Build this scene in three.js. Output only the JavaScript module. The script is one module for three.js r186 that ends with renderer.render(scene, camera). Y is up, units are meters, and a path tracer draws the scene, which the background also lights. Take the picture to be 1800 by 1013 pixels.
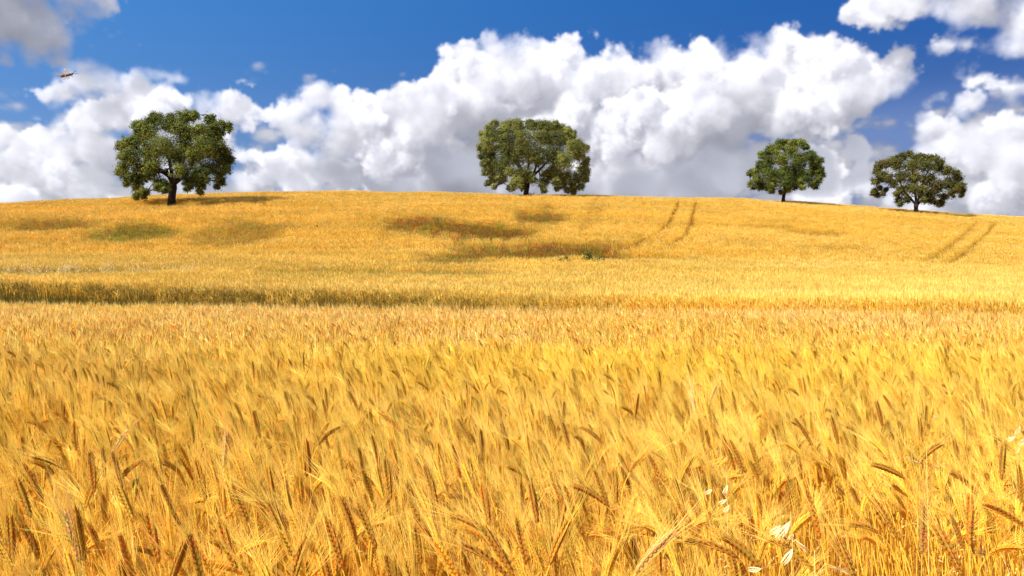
import * as THREE from 'three';
import { mergeGeometries } from 'three/addons/utils/BufferGeometryUtils.js';

function rng(seed) { let s = seed >>> 0; return () => { s = (s + 0x6d2b79f5) >>> 0; let t = Math.imul(s ^ (s >>> 15), 1 | s); t = (t + Math.imul(t ^ (t >>> 7), 61 | t)) ^ t; return ((t ^ (t >>> 14)) >>> 0) / 4294967296; }; }
const clamp = (x, a = 0, b = 1) => x < a ? a : x > b ? b : x;
const mix = (a, b, t) => a + (b - a) * t;
const sstep = (a, b, x) => { const t = clamp((x - a) / (b - a)); return t * t * (3 - 2 * t); };
const F = 1350, CX = 900, CY = 506.5;                       // focal length and centre in photograph pixels

// ---------------------------------------------------------------- camera, sun, exposure (the sky function follows below)
const scene = new THREE.Scene();
const camera = new THREE.PerspectiveCamera(41.13, 1024 / 576, 0.05, 6000);
const EYE = 1.49;
camera.position.set(0, EYE, 0);
camera.lookAt(0, EYE, -100);
const renderer = new THREE.WebGLRenderer({ antialias: true });
renderer.setSize(1024, 576);
renderer.toneMapping = THREE.LinearToneMapping;
renderer.toneMappingExposure = 1.74;
renderer.shadowMap.enabled = true;
const SKY_LEVEL = 0.575;
const SUN = [-0.60, 0.82, 0.46].map((x) => x / Math.hypot(0.60, 0.82, 0.46));
const sun = new THREE.DirectionalLight(new THREE.Color().setRGB(1, 0.94, 0.84), 5);
sun.position.set(SUN[0] * 200, SUN[1] * 200, SUN[2] * 200 - 40);
sun.target.position.set(0, 0, -40);
sun.castShadow = true;
Object.assign(sun.shadow.camera, { left: -120, right: 120, top: 120, bottom: -120, near: 1, far: 500 });
sun.shadow.mapSize.set(4096, 4096);
scene.add(sun, sun.target);
const skyTexture = new THREE.DataTexture(makeSky(4096, 2048), 4096, 2048, THREE.RGBAFormat, THREE.FloatType);
skyTexture.mapping = THREE.EquirectangularReflectionMapping;
skyTexture.magFilter = THREE.LinearFilter;
skyTexture.needsUpdate = true;
scene.background = scene.environment = skyTexture;
scene.backgroundIntensity = scene.environmentIntensity = SKY_LEVEL;

// ---------------------------------------------------------------- sky: air and clouds, marched through a field of cloud puffs
function tileNoise(N) {                                     // billowy tiling noise: inverted cell distances in three octaves, 0..1
  const out = new Float32Array(N * N * N), R = rng(77);
  for (const [cells, w] of [[5, 0.55], [10, 0.3], [20, 0.15]]) {
    const px = new Float32Array(cells ** 3 * 3); for (let i = 0; i < px.length; i++) px[i] = R();
    const s = cells / N;
    for (let z = 0; z < N; z++) for (let y = 0; y < N; y++) for (let x = 0; x < N; x++) {
      const fx = x * s, fy = y * s, fz = z * s, ix = Math.floor(fx), iy = Math.floor(fy), iz = Math.floor(fz);
      let best = 9;
      for (let c = iz - 1; c <= iz + 1; c++) for (let b = iy - 1; b <= iy + 1; b++) for (let a = ix - 1; a <= ix + 1; a++) {
        const k = ((((c + cells) % cells) * cells + (b + cells) % cells) * cells + (a + cells) % cells) * 3;
        const dx = a + px[k] - fx, dy = b + px[k + 1] - fy, dz = c + px[k + 2] - fz, d = dx * dx + dy * dy + dz * dz;
        if (d < best) best = d;
      }
      out[(z * N + y) * N + x] += w * (1 - Math.min(1, Math.sqrt(best)));
    }
  }
  return out;
}

function makeSky(W, H) {
  const R = rng(4242), NN = 80, noise = tileNoise(NN), NM = NN;
  const sample = (x, y, z) => {                             // trilinear, in cells
    const ix = Math.floor(x), iy = Math.floor(y), iz = Math.floor(z), fx = x - ix, fy = y - iy, fz = z - iz;
    const x0 = ((ix % NM) + NM) % NM, x1 = (x0 + 1) % NM, y0 = (((iy % NM) + NM) % NM) * NN, y1 = ((((iy + 1) % NM) + NM) % NM) * NN, z0 = (((iz % NM) + NM) % NM) * NN * NN, z1 = ((((iz + 1) % NM) + NM) % NM) * NN * NN;
    const a = noise[z0 + y0 + x0], b = noise[z0 + y0 + x1], c = noise[z0 + y1 + x0], d = noise[z0 + y1 + x1], e = noise[z1 + y0 + x0], f = noise[z1 + y0 + x1], g = noise[z1 + y1 + x0], h = noise[z1 + y1 + x1];
    return mix(mix(mix(a, b, fx), mix(c, d, fx), fy), mix(mix(e, f, fx), mix(g, h, fx), fy), fz);
  };
  // cloud puffs, in radians times F round the viewer (X), up (Y) and towards the viewer (Z)
  const puffs = [];
  const TURN = 2 * Math.PI * F;
  const puff = (X, Y, Z, r, sy = 1, wisp = 0) => puffs.push([X, Y, Z, r, sy, wisp]);
  const bud = (X, Y, Z, r, sy, gen) => {
    puff(X, Y, Z, r, sy);
    if (gen <= 0 || r < 16) return;
    const n = 4;
    for (let i = 0; i < n; i++) {
      const a = mix(-0.35, Math.PI + 0.35, R()), t = mix(-0.3, 0.9, R()), rr = r * mix(0.34, 0.6, R()), k = r * 0.86;
      bud(X + Math.cos(a) * Math.cos(t) * k, Y + Math.sin(a) * Math.cos(t) * k * sy, Z + Math.sin(t) * k, rr, 1, gen - 1);
    }
  };
  const at = (x, y, r, z = 0, sy = 1, gen = 2) => {
    const az = Math.atan((x - CX) / F), el = Math.atan((CY - y) / F * Math.cos(az)), k = Math.cos(az) ** 1.5;
    bud(az * F, el * F, z, r * k, sy, gen);
  };
  const list = (z, sy, gen, rows) => { for (const [x, y, r] of rows) at(x, y, r, z + (R() - 0.5) * r * 0.8, sy, gen); };
  // the heap in the middle
  list(0, 1, 2, [[800, 135, 38], [832, 112, 34], [880, 88, 30], [912, 86, 22], [850, 165, 55], [930, 140, 48], [985, 125, 32], [1040, 140, 36], [1095, 128, 34], [1145, 125, 36], [1195, 122, 34], [1250, 118, 38], [1000, 196, 40], [1100, 214, 50], [1230, 190, 70], [1330, 160, 62], [1352, 96, 24], [1392, 84, 34], [1440, 108, 44], [1500, 134, 42], [1548, 132, 36], [1580, 150, 28], [1450, 178, 58], [1385, 200, 56], [1530, 176, 34], [1300, 222, 46], [1420, 224, 30], [870, 220, 55], [960, 240, 48], [780, 205, 55], [720, 240, 50], [1060, 250, 48], [1170, 245, 52], [748, 178, 34], [700, 190, 36], [650, 198, 34], [605, 186, 28], [560, 172, 24], [525, 196, 26], [480, 206, 22], [440, 208, 20], [400, 198, 24], [362, 186, 20], [425, 206, 22], [458, 204, 20], [500, 200, 24], [385, 216, 22], [520, 222, 26], [620, 242, 46], [545, 232, 32], [690, 285, 40]]);
  list(10, 0.6, 1, [[1050, 72, 12], [1068, 80, 9], [960, 92, 14], [1002, 100, 16]]);
  list(-95, 0.9, 1, [[640, 230, 40], [720, 220, 50], [800, 190, 60], [870, 150, 55], [950, 160, 55], [1040, 170, 50], [1120, 170, 55], [1200, 170, 60], [1290, 180, 70], [1380, 160, 70], [1460, 160, 60], [1530, 160, 30], [1100, 250, 40], [150, 210, 40], [220, 200, 45], [280, 210, 40], [60, 290, 50], [330, 270, 45]]);
  // lower and farther heaps
  list(-60, 0.9, 2, [[500, 285, 26], [535, 280, 24], [460, 300, 22], [590, 290, 30], [640, 300, 32], [420, 275, 22], [430, 320, 26], [520, 325, 30], [600, 330, 26], [380, 320, 24], [1180, 300, 30], [1140, 310, 26], [1230, 296, 28], [1100, 326, 26], [1280, 320, 30], [1060, 320, 20], [1330, 330, 28], [1500, 272, 24], [1510, 302, 27], [1486, 326, 22], [1526, 330, 22], [1560, 340, 20], [140, 336, 26], [175, 344, 22], [108, 346, 18]]);
  list(-110, 0.5, 1, [[700, 330, 60], [800, 300, 70], [900, 320, 70], [1000, 310, 60], [1100, 320, 60], [1200, 330, 60], [1300, 300, 70], [1400, 310, 60], [1420, 350, 50], [1600, 370, 40], [1700, 380, 60], [760, 270, 50], [880, 275, 60], [1250, 270, 50], [620, 350, 40], [520, 356, 40], [400, 356, 30], [60, 366, 36], [0, 350, 40], [220, 358, 40]]);
  list(-90, 0.8, 2, [[760, 332, 20], [1010, 336, 18], [1120, 290, 24], [1350, 290, 26], [1580, 320, 18], [1620, 345, 20], [1720, 366, 20], [1790, 360, 24], [340, 344, 18], [250, 340, 22], [30, 340, 24], [420, 345, 16], [560, 345, 16], [830, 345, 16], [1230, 340, 20], [1420, 335, 20]]);
  // the heap behind the left tree
  list(10, 0.9, 2, [[48, 160, 10], [78, 168, 16], [112, 168, 22], [150, 148, 28], [195, 142, 26], [240, 152, 30], [290, 172, 34], [280, 122, 16], [315, 130, 12], [245, 128, 16], [185, 195, 34], [240, 200, 40], [150, 226, 30], [175, 262, 42], [118, 270, 36], [290, 230, 46], [90, 300, 40], [230, 280, 46], [340, 250, 34], [320, 300, 36], [20, 300, 34], [8, 246, 26], [40, 264, 28], [75, 288, 26], [-30, 250, 34], [-40, 310, 40], [385, 270, 22], [378, 240, 18]]);
  // near clouds at the upper edge, with puffs added above the frame to shade them
  list(60, 0.85, 2, [[20, 25, 60], [85, 35, 52], [140, 22, 34], [160, 12, 24], [60, 78, 34], [105, 80, 24], [20, 92, 20], [110, 108, 14], [-40, 40, 60], [60, -30, 60], [130, -20, 40], [0, -60, 70], [-60, -90, 80], [40, -110, 80], [-130, -60, 80], [-20, -180, 80]]);
  list(90, 0.85, 1, [[-10, -30, 60], [50, -70, 60], [-60, -20, 70]]);
  list(50, 0.7, 2, [[1506, 20, 32], [1540, 30, 34], [1580, 26, 36], [1620, 24, 36], [1660, 20, 36], [1610, 0, 44], [1655, -10, 40], [1700, 24, 40], [1745, 26, 46], [1720, -10, 50], [1795, 30, 42], [1850, 40, 50], [1600, -30, 40], [1740, -40, 60], [1700, -90, 60], [1790, -90, 70], [1660, -60, 50], [1664, 90, 20], [1705, 80, 20], [1740, 84, 24], [1780, 82, 28], [1830, 84, 26]]);
  // the heap on the right
  list(0, 0.9, 2, [[1640, 222, 22], [1632, 246, 18], [1676, 226, 26], [1724, 240, 30], [1780, 240, 32], [1836, 236, 36], [1700, 274, 40], [1775, 300, 50], [1660, 272, 26], [1740, 340, 40], [1650, 310, 20], [1850, 300, 60]]);
  list(-70, 0.9, 2, [[1600, 330, 34], [1640, 280, 36], [1690, 325, 46], [1760, 370, 46], [1570, 300, 24], [1620, 360, 36], [1800, 260, 50], [1720, 270, 46]]);
  list(30, 0.35, 1, [[1720, 136, 26], [1750, 148, 28], [1785, 160, 30], [1710, 185, 22], [1660, 178, 18], [1790, 180, 20], [1578, 208, 14], [1605, 206, 10], [1640, 190, 10], [1700, 150, 10], [430, 154, 8], [436, 148, 5], [70, 213, 8]]);
  // the same kind of sky all the way round
  for (let X = 1000; X < TURN - 1000; X += mix(14, 34, R())) bud(X, mix(90, 330 + 60 * Math.sin(X / 310), R()), mix(-60, 30, R()), mix(24, 66, R()), 0.9, 2);
  for (let X = 980; X < TURN - 980; X += mix(50, 90, R())) bud(X, mix(30, 150, R()), -110, mix(40, 65, R()), 0.6, 1);
  for (let i = 0; i < 42; i++) { const X = mix(1000, TURN - 1000, R()), Y = mix(380, 640, R()); for (let k = 0; k < 8; k++) bud(X + mix(-130, 130, R()), Y + mix(-30, 30, R()), mix(0, 60, R()), mix(24, 62, R()), 0.8, 2); }
  for (let i = 0; i < 50; i++) { const X = mix(0, TURN, R()), Y = mix(700, 1500, R()); for (let k = 0; k < 9; k++) bud(X + mix(-190, 190, R()), Y + mix(-60, 60, R()), mix(0, 60, R()), mix(30, 80, R()), 0.8, 1); }
  // signed distance to the puffs on a coarse grid
  const C = 7, GX = Math.ceil(TURN / C), GY = Math.ceil(1640 / C), Z0 = -200, GZ = Math.ceil(370 / C), grid = new Float32Array(GX * GY * GZ).fill(-80);
  for (const [X, Y, Z, r, sy] of puffs) {
    const reach = r + 74;
    for (let k = Math.max(0, Math.floor((Z - reach - Z0) / C)); k <= Math.min(GZ - 1, Math.ceil((Z + reach - Z0) / C)); k++)
      for (let j = Math.max(0, Math.floor((Y - reach) / C)); j <= Math.min(GY - 1, Math.ceil((Y + reach) / C)); j++)
        for (let i = Math.floor((X - reach) / C); i <= Math.ceil((X + reach) / C); i++) {
          const dx = i * C - X, dy = (j * C - Y) / sy, dz = k * C + Z0 - Z, v = r - Math.sqrt(dx * dx + dy * dy + dz * dz), at = (k * GY + j) * GX + ((i % GX) + GX) % GX;
          const g = grid[at]; if (v > g - 8) { const h = Math.max(0, 8 - Math.abs(v - g)) / 8; grid[at] = Math.max(v, g) + h * h * 2; }
        }
  }
  const sdf = (X, Y, Z) => {
    const x = X / C, y = clamp(Y / C, 0, GY - 1.01), z = clamp((Z - Z0) / C, 0, GZ - 1.01), ix = Math.floor(x), iy = Math.floor(y), iz = Math.floor(z), fx = x - ix, fy = y - iy, fz = z - iz;
    const a = ((ix % GX) + GX) % GX, b = (a + 1) % GX, p = (iz * GY + iy) * GX, q = p + GX, s = p + GY * GX, t = s + GX;
    return mix(mix(mix(grid[p + a], grid[p + b], fx), mix(grid[q + a], grid[q + b], fx), fy), mix(mix(grid[s + a], grid[s + b], fx), mix(grid[t + a], grid[t + b], fx), fy), fz);
  };
  const dens = (X, Y, Z, fine) => {
    const q = sample(X * 0.11 + 5, Y * 0.13, Z * 0.11 + 40);                          // slow variation: bends the puffs and decides how wispy an edge is
    const s = sdf(X + (q - 0.47) * 70, Y + (sample(X * 0.14, Y * 0.14 + 50, Z * 0.14) - 0.47) * 50, Z);
    if (s < -40) return 0;
    let n = sample(X * 0.23, Y * 0.26 + 11, Z * 0.23);
    if (fine) n = n * 0.54 + 0.28 * sample(X * 0.75 + 31, Y * 0.75, Z * 0.75 + 7) + 0.18 * sample(X * 1.9 + 3, Y * 2.3 + 9, Z * 2.3);
    const v = s + (n - 0.46) * 74;
    return v <= 0 ? 0 : Math.min(1, v / (6 + 70 * sstep(0.40, 0.60, q)));
  };
  // one direction: returns [r, g, b]
  const col = [0, 0, 0];
  const ray = (az, el, fine) => {
    const X = az * F, Y = el * F;
    // air: deeper blue up and away from the sun, pale towards the horizon
    const sx = SUN[0] * Math.cos(az) + SUN[2] * Math.sin(az), sz = SUN[2] * Math.cos(az) - SUN[0] * Math.sin(az), sy = SUN[1];   // to the sun: right, towards the viewer, up
    const cosS = sx * 0 - sz * Math.cos(el) + sy * Math.sin(el);
    const up = Math.max(0, Math.sin(el)), h = Math.exp(-up * up * 24 - up * 2), near = sstep(-0.62, 0.32, cosS) ** 1.2 * (1 - 0.55 * up);
    let ar = mix(0.001, 0.07, near), ag = mix(0.088, 0.29, near), ab = mix(0.39, 0.72, near);
    ar = mix(ar, mix(0.34, 0.42, near), h * 0.92); ag = mix(ag, mix(0.44, 0.54, near), h * 0.92); ab = mix(ab, mix(0.60, 0.74, near), h * 0.92);
    let T = 1, r = 0, g = 0, b = 0;
    if (Y > -20 && Y < 1630) {
      let Z = 160;
      while (Z > -195 && T > 0.02) {
        const s = sdf(X, Y, Z);
        if (s < -54) { Z -= Math.max(8, Math.min(-s - 46, 30)); continue; }
        const step = fine ? 5 : 9, d = dens(X, Y, Z, fine);
        if (d > 0) {
          let tau = 0, l = 3;
          for (let k = 0; k < 6; k++) { const st = 4 * 1.75 ** k; l += st * 0.5; tau += st * (k < 3 ? dens(X + sx * l, Y + sy * l, Z + sz * l, false) : Math.min(1, Math.max(0, sdf(X + sx * l, Y + sy * l, Z + sz * l) / 16 + 0.2))); l += st * 0.5; }
          const lit = 0.62 * Math.exp(-tau * 0.085) + 0.38 * Math.exp(-tau * 0.021);
          const open = Math.exp(-Math.max(0, sdf(X, Y + 36, Z + 8) + 8) * 0.022);      // how much of the sky above a point still sees
          const a = 1 - Math.exp(-d * step * 0.14), w = T * a;
          const deep = Math.exp(-Math.max(0, sdf(X + sx * 70, Y + sy * 70, Z + sz * 70) + 20) * 0.012);   // less light reaches the lower side of a big heap
          r += w * (0.72 * lit + 0.24 * open + 0.22 * deep + 0.06); g += w * (0.70 * lit + 0.25 * open + 0.22 * deep + 0.065); b += w * (0.68 * lit + 0.29 * open + 0.25 * deep + 0.095);
          T *= 1 - a;
        }
        Z -= step;
      }
    }
    // a far grey-white sheet low in the sky, behind the heaps
    if (T > 0.01) {
      const n = 0.6 * sample(X * 0.10, Y * 0.22 + 3, 20) + 0.4 * sample(X * 0.33 + 9, Y * 0.6, 33), a = T * 0.92 * sstep(-0.1, 0.9, (270 - Y) / 130 + (n - 0.5) * 4.5), v = mix(0.40, 0.66, clamp(near * 0.6 + (n - 0.44) * 3.2 + 0.1));
      r += a * v; g += a * (v * 1.0 + 0.005); b += a * (v * 0.95 + 0.085); T -= a;
    }
    // the air in front of the cloud, thicker low down
    const haze = 0.40 * Math.exp(-up * 12), c = 1 - T;
    r = mix(r, mix(0.50, 0.56, near) * c, haze); g = mix(g, mix(0.53, 0.59, near) * c, haze); b = mix(b, mix(0.60, 0.66, near) * c, haze);
    col[0] = r + ar * T; col[1] = g + ag * T; col[2] = b + ab * T;
    return col;
  };
  const data = new Float32Array(W * H * 4), put = (i, j, r, g, b) => { const k = (j * W + i) * 4; data[k] = r; data[k + 1] = g; data[k + 2] = b; data[k + 3] = 1; };
  const azOf = (i) => ((i + 0.5) / W - 0.25) * 2 * Math.PI, elOf = (j) => ((j + 0.5) / H - 0.5) * Math.PI;
  // in full where the photograph looks and a little beyond, by every fourth texel elsewhere
  const S = 4, w = W / S, hh = H / S, low = new Float32Array(w * hh * 3), j0 = Math.floor((0.5 - 0.01) * H), jTop = Math.ceil((0.5 + 24 / 180) * H), iL = Math.floor(W * (0.25 - 39 / 360)), iR = Math.ceil(W * (0.25 + 39 / 360));
  for (let j = 0; j < hh; j++) for (let i = 0; i < w; i++) {
    const az = azOf(i * S + S / 2 - 0.5), el = elOf(j * S + S / 2 - 0.5), c = el < -0.03 ? [0.30, 0.31, 0.32] : ray(az > Math.PI ? az - 2 * Math.PI : az, Math.max(el, 0), false);
    low.set(c, (j * w + i) * 3);
  }
  for (let j = 0; j < H; j++) for (let i = 0; i < W; i++) {
    if (j >= j0 && j < jTop && i >= iL && i < iR) { const c = ray(azOf(i), Math.max(elOf(j), 0), true); put(i, j, c[0], c[1], c[2]); continue; }
    const x = (i + 0.5) / S - 0.5, y = clamp((j + 0.5) / S - 0.5, 0, hh - 1.001), ix = Math.floor(x), iy = Math.floor(y), fx = x - ix, fy = y - iy, a = (((ix % w) + w) % w) * 3, b = (((ix + 1) % w) + w) % w * 3, p = iy * w * 3, q = p + w * 3;
    const m = (k) => mix(mix(low[p + a + k], low[p + b + k], fx), mix(low[q + a + k], low[q + b + k], fx), fy);
    put(i, j, m(0), m(1), m(2));
  }
  // low blue gaps pale towards the horizon as the air thickens
  const row = (deg) => Math.round((deg / 180 + 0.5) * H), usual = [0, 1, 2].map((c) => { const v = []; for (let j = row(10); j < row(20); j += 4) for (let i = 0; i < W; i += 8) v.push(data[(j * W + i) * 4 + c]); v.sort((a, b) => a - b); return v[v.length >> 1]; }), level = (usual[0] + usual[1] + usual[2]) / 3;
  for (let j = row(0) - 1; j < row(15); j++) { const t = 1 - sstep(9.9, 14, ((j + 0.5) / H - 0.5) * 180); for (let i = 0; i < W; i++) { const k = (j * W + i) * 4, lift = t * Math.max(0, 0.63 - (data[k] + data[k + 1] + data[k + 2]) / 3 / level); for (let c = 0; c < 3; c++) data[k + c] += lift * usual[c]; } }
  return data;
}

// ---------------------------------------------------------------- helpers
const V = (x, y, z) => new THREE.Vector3(x, y, z);
const rgb = (r, g, b) => new THREE.Color().setRGB(r, g, b);
const used = {};
const numbered = (name) => { const n = used[name] = (used[name] ?? -1) + 1; return n ? name + '_' + String(n).padStart(3, '0') : name; };
function tag(o, label, category, group, kind) { o.userData = { label }; if (category) o.userData.category = category; if (group) o.userData.group = group; if (kind) o.userData.kind = kind; return o; }
function base(name, position) { const o = new THREE.Group(); o.name = numbered(name); o.position.copy(position); scene.add(o); return o; }
function part(name, geometry, material, parent) { const m = new THREE.Mesh(geometry, material); m.name = name; m.castShadow = m.receiveShadow = true; parent.add(m); return m; }
const M = (color, roughness = 0.8, more = {}) => new THREE.MeshStandardMaterial({ color, roughness, side: THREE.DoubleSide, ...more });

class MB {                                                   // collects triangles with a colour each, then builds one geometry
  constructor() { this.p = []; this.c = []; this.col = [1, 1, 1]; }
  color(r, g, b) { this.col = [r, g, b]; return this; }
  tri(a, b, c) { this.p.push(a.x, a.y, a.z, b.x, b.y, b.z, c.x, c.y, c.z); for (let i = 0; i < 3; i++) this.c.push(...this.col); }
  quad(a, b, c, d) { this.tri(a, b, c); this.tri(a, c, d); }
  tube(path, radii, sides) {                                 // tapered tube through the points
    let last = null;
    for (let i = 0; i < path.length; i++) {
      const t = path[Math.min(i + 1, path.length - 1)].clone().sub(path[Math.max(i - 1, 0)]).normalize();
      const s = V(0.31, 0.2, 1).cross(t).normalize(), q = t.clone().cross(s), ring = [];
      for (let k = 0; k < sides; k++) { const a = k / sides * 2 * Math.PI; ring.push(path[i].clone().addScaledVector(s, Math.cos(a) * radii[i]).addScaledVector(q, Math.sin(a) * radii[i])); }
      if (last) for (let k = 0; k < sides; k++) { const n = (k + 1) % sides; if (radii[i] < 1e-5) this.tri(last[k], last[n], path[i]); else this.quad(last[k], last[n], ring[n], ring[k]); }
      last = ring;
    }
  }
  grain(at, dir, length, wide, flat) {                       // a spindle of eight faces
    const s = flat.clone().sub(dir.clone().multiplyScalar(flat.dot(dir))).normalize(), q = dir.clone().cross(s), m = at.clone().addScaledVector(dir, length * 0.4), e = at.clone().addScaledVector(dir, length);
    const r = [s.clone().multiplyScalar(wide).add(m), q.clone().multiplyScalar(wide * 0.8).add(m), s.clone().multiplyScalar(-wide).add(m), q.clone().multiplyScalar(-wide * 0.8).add(m)];
    for (let k = 0; k < 4; k++) { this.tri(at, r[k], r[(k + 1) % 4]); this.tri(r[k], e, r[(k + 1) % 4]); }
  }
  blade(path, widths, side) {                                // flat ribbon
    for (let i = 0; i + 1 < path.length; i++) {
      const a = path[i], b = path[i + 1], wa = widths[i], wb = widths[i + 1];
      const a0 = a.clone().addScaledVector(side, -wa), a1 = a.clone().addScaledVector(side, wa), b0 = b.clone().addScaledVector(side, -wb), b1 = b.clone().addScaledVector(side, wb);
      if (wb < 1e-6) this.tri(a0, a1, b); else this.quad(a0, a1, b1, b0);
    }
  }
  add(other, matrix) { const v = V(0, 0, 0); for (let i = 0; i < other.p.length; i += 3) { v.set(other.p[i], other.p[i + 1], other.p[i + 2]).applyMatrix4(matrix); this.p.push(v.x, v.y, v.z); } for (const x of other.c) this.c.push(x); }
  geometry(smooth) {
    const g = new THREE.BufferGeometry();
    g.setAttribute('position', new THREE.Float32BufferAttribute(this.p, 3));
    g.setAttribute('color', new THREE.Float32BufferAttribute(this.c, 3));
    g.computeVertexNormals();
    return g;
  }
}

// smooth value noise over the ground
function noise2(x, y, seed = 0) {
  const h = (i, j) => { let n = Math.imul(i, 374761393) + Math.imul(j, 668265263) + Math.imul(seed, 144665); n = Math.imul(n ^ (n >>> 13), 1274126177); return ((n ^ (n >>> 16)) >>> 0) / 4294967296; };
  const ix = Math.floor(x), iy = Math.floor(y), fx = x - ix, fy = y - iy, s = fx * fx * (3 - 2 * fx), t = fy * fy * (3 - 2 * fy);
  return mix(mix(h(ix, iy), h(ix + 1, iy), s), mix(h(ix, iy + 1), h(ix + 1, iy + 1), s), t);
}
const fbm2 = (x, y, seed) => 0.55 * noise2(x, y, seed) + 0.3 * noise2(x * 2.1 + 7, y * 2.1, seed + 1) + 0.15 * noise2(x * 4.3, y * 4.3 + 5, seed + 2);

// ---------------------------------------------------------------- the lie of the land
const WHEAT = 0.95;
const table = (rows) => (u) => { let i = 0; while (i < rows.length - 2 && u > rows[i + 1][0]) i++; const [a, b] = [rows[i], rows[i + 1]], t = clamp((u - a[0]) / (b[0] - a[0])); return mix(a[1], b[1], t * t * (3 - 2 * t) * 0.4 + t * 0.6); };
const crestRise = table([[-0.95, 130], [-0.667, 146], [-0.556, 153], [-0.44, 161], [-0.333, 165], [-0.22, 166.5], [-0.074, 165], [0.02, 162], [0.11, 160.5], [0.22, 156.5], [0.353, 151.5], [0.444, 144.5], [0.527, 135], [0.593, 127.5], [0.667, 123], [0.95, 108]]);
const edgeNear = (u) => 14.5 / (1 + 0.256 * u);              // where the front field ends
const edgeFar = (u) => 16.9 / (1 + 0.396 * u);               // where the next one begins
const crestAt = (u) => 85 + 14 * u;
const footRise = (u) => -22 - 27.75 * u + 16.9 * u * u;
function hillRise(u, d) {                                    // how far over eye level the crop's top stands, per 1350 m of distance
  const s = (d - edgeFar(u)) / (crestAt(u) - edgeFar(u)), f = s < 1 ? Math.sin(s * Math.PI / 2) : Math.max(-0.5, 1 - (s - 1) ** 2 * 1.3);
  return mix(footRise(u), crestRise(u), f);
}
const TREES = [[302, 357, 1], [925, 345.5, 1.02], [1377, 356, 1], [1611, 373, 1]].map(([x, y, k]) => spot(x, y).map((v) => v * k));
const mound = (x, z) => { let m = 0; for (const [a, b] of TREES) m += 0.52 * Math.exp(-((x - a) ** 2 + (z - b) ** 2) / 2.6); return m; };
function ground(x, z) {
  const d = -z;
  if (d < 5) return 0.008 * d;
  const u = clamp(x / d, -0.95, 0.95), flat = 0.008 * Math.min(d, 40), a = edgeNear(u) + 0.3, b = edgeFar(u);
  if (d <= a) return flat;
  const dd = Math.min(d, 240), hill = EYE + dd / F * hillRise(u, Math.max(dd, b)) - WHEAT;
  return mix(flat, hill, sstep(a, b + 0.4, d)) + (fbm2(x / 9, z / 9, 5) - 0.5) * 0.5 * sstep(24, 40, d) + (d > 50 ? mound(x, z) : 0);
}
// the ground where the line of sight through a photograph pixel meets the crop's top (used once, to plot where things stand)
function spot(px, py) {
  const u = (px - CX) / F, e = CY - py;
  let lo = edgeFar(u), hi = crestAt(u);
  for (let i = 0; i < 40; i++) { const m = (lo + hi) / 2; if (hillRise(u, m) < e) lo = m; else hi = m; }
  return [u * lo, -lo];
}

// ground sheet, to the horizon
{
  const g = new THREE.BufferGeometry(), nx = 260, nz = 300, p = [], uv = [], idx = [];
  for (let j = 0; j <= nz; j++) for (let i = 0; i <= nx; i++) {
    const a = i / nx * 2 - 1, x = Math.sinh(a * 5.2) * 24, t = j / nz, z = t < 0.12 ? mix(900, 0, 1 - (1 - t / 0.12) ** 2.5) : t < 0.9 ? -mix(0, 130, ((t - 0.12) / 0.78) ** 1.4) : -130 - 3600 * ((t - 0.9) / 0.1) ** 2;
    p.push(x, ground(x, z) - 0.02, z); uv.push(x / 3, z / 3);
    if (i < nx && j < nz) { const k = j * (nx + 1) + i; idx.push(k, k + nx + 2, k + nx + 1, k, k + 1, k + nx + 2); }
  }
  g.setAttribute('position', new THREE.Float32BufferAttribute(p, 3)); g.setAttribute('uv', new THREE.Float32BufferAttribute(uv, 2)); g.setIndex(idx); g.computeVertexNormals();
  const n = 512, data = new Uint8Array(n * n * 4);
  for (let y = 0; y < n; y++) for (let x = 0; x < n; x++) {
    const w = (s, k) => { const a = x / n * s, b = y / n * s; const q = (i, j) => noise2(((i % s) + s) % s + (a % 1), ((j % s) + s) % s + (b % 1), k); const i = Math.floor(a), j = Math.floor(b), fx = a - i, fy = b - j; const h = (i, j) => noise2(((i % s) + s) % s, ((j % s) + s) % s, k); return mix(mix(h(i, j), h(i + 1, j), fx), mix(h(i, j + 1), h(i + 1, j + 1), fx), fy); };
    const v = 0.5 * w(16, 1) + 0.3 * w(64, 2) + 0.2 * w(256, 3), o = (y * n + x) * 4;
    data[o] = 255 * mix(0.52, 0.82, v); data[o + 1] = 255 * mix(0.36, 0.60, v); data[o + 2] = 255 * mix(0.16, 0.30, v); data[o + 3] = 255;
  }
  const t = new THREE.DataTexture(data, n, n); t.wrapS = t.wrapT = THREE.RepeatWrapping; t.magFilter = THREE.LinearFilter; t.colorSpace = THREE.SRGBColorSpace; t.needsUpdate = true;
  const soil = new THREE.Mesh(g, new THREE.MeshStandardMaterial({ map: t, roughness: 1 }));
  soil.name = 'ground'; soil.receiveShadow = true; soil.userData = { kind: 'structure', label: 'dry straw-coloured earth of the field rising to a rounded hill' };
  scene.add(soil);
}

// ---------------------------------------------------------------- wheat
const STRAW = [0.86, 0.545, 0.05], EAR = [0.53, 0.245, 0.022], AWN = [0.95, 0.70, 0.14], LEAF = [0.92, 0.70, 0.24];
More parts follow.
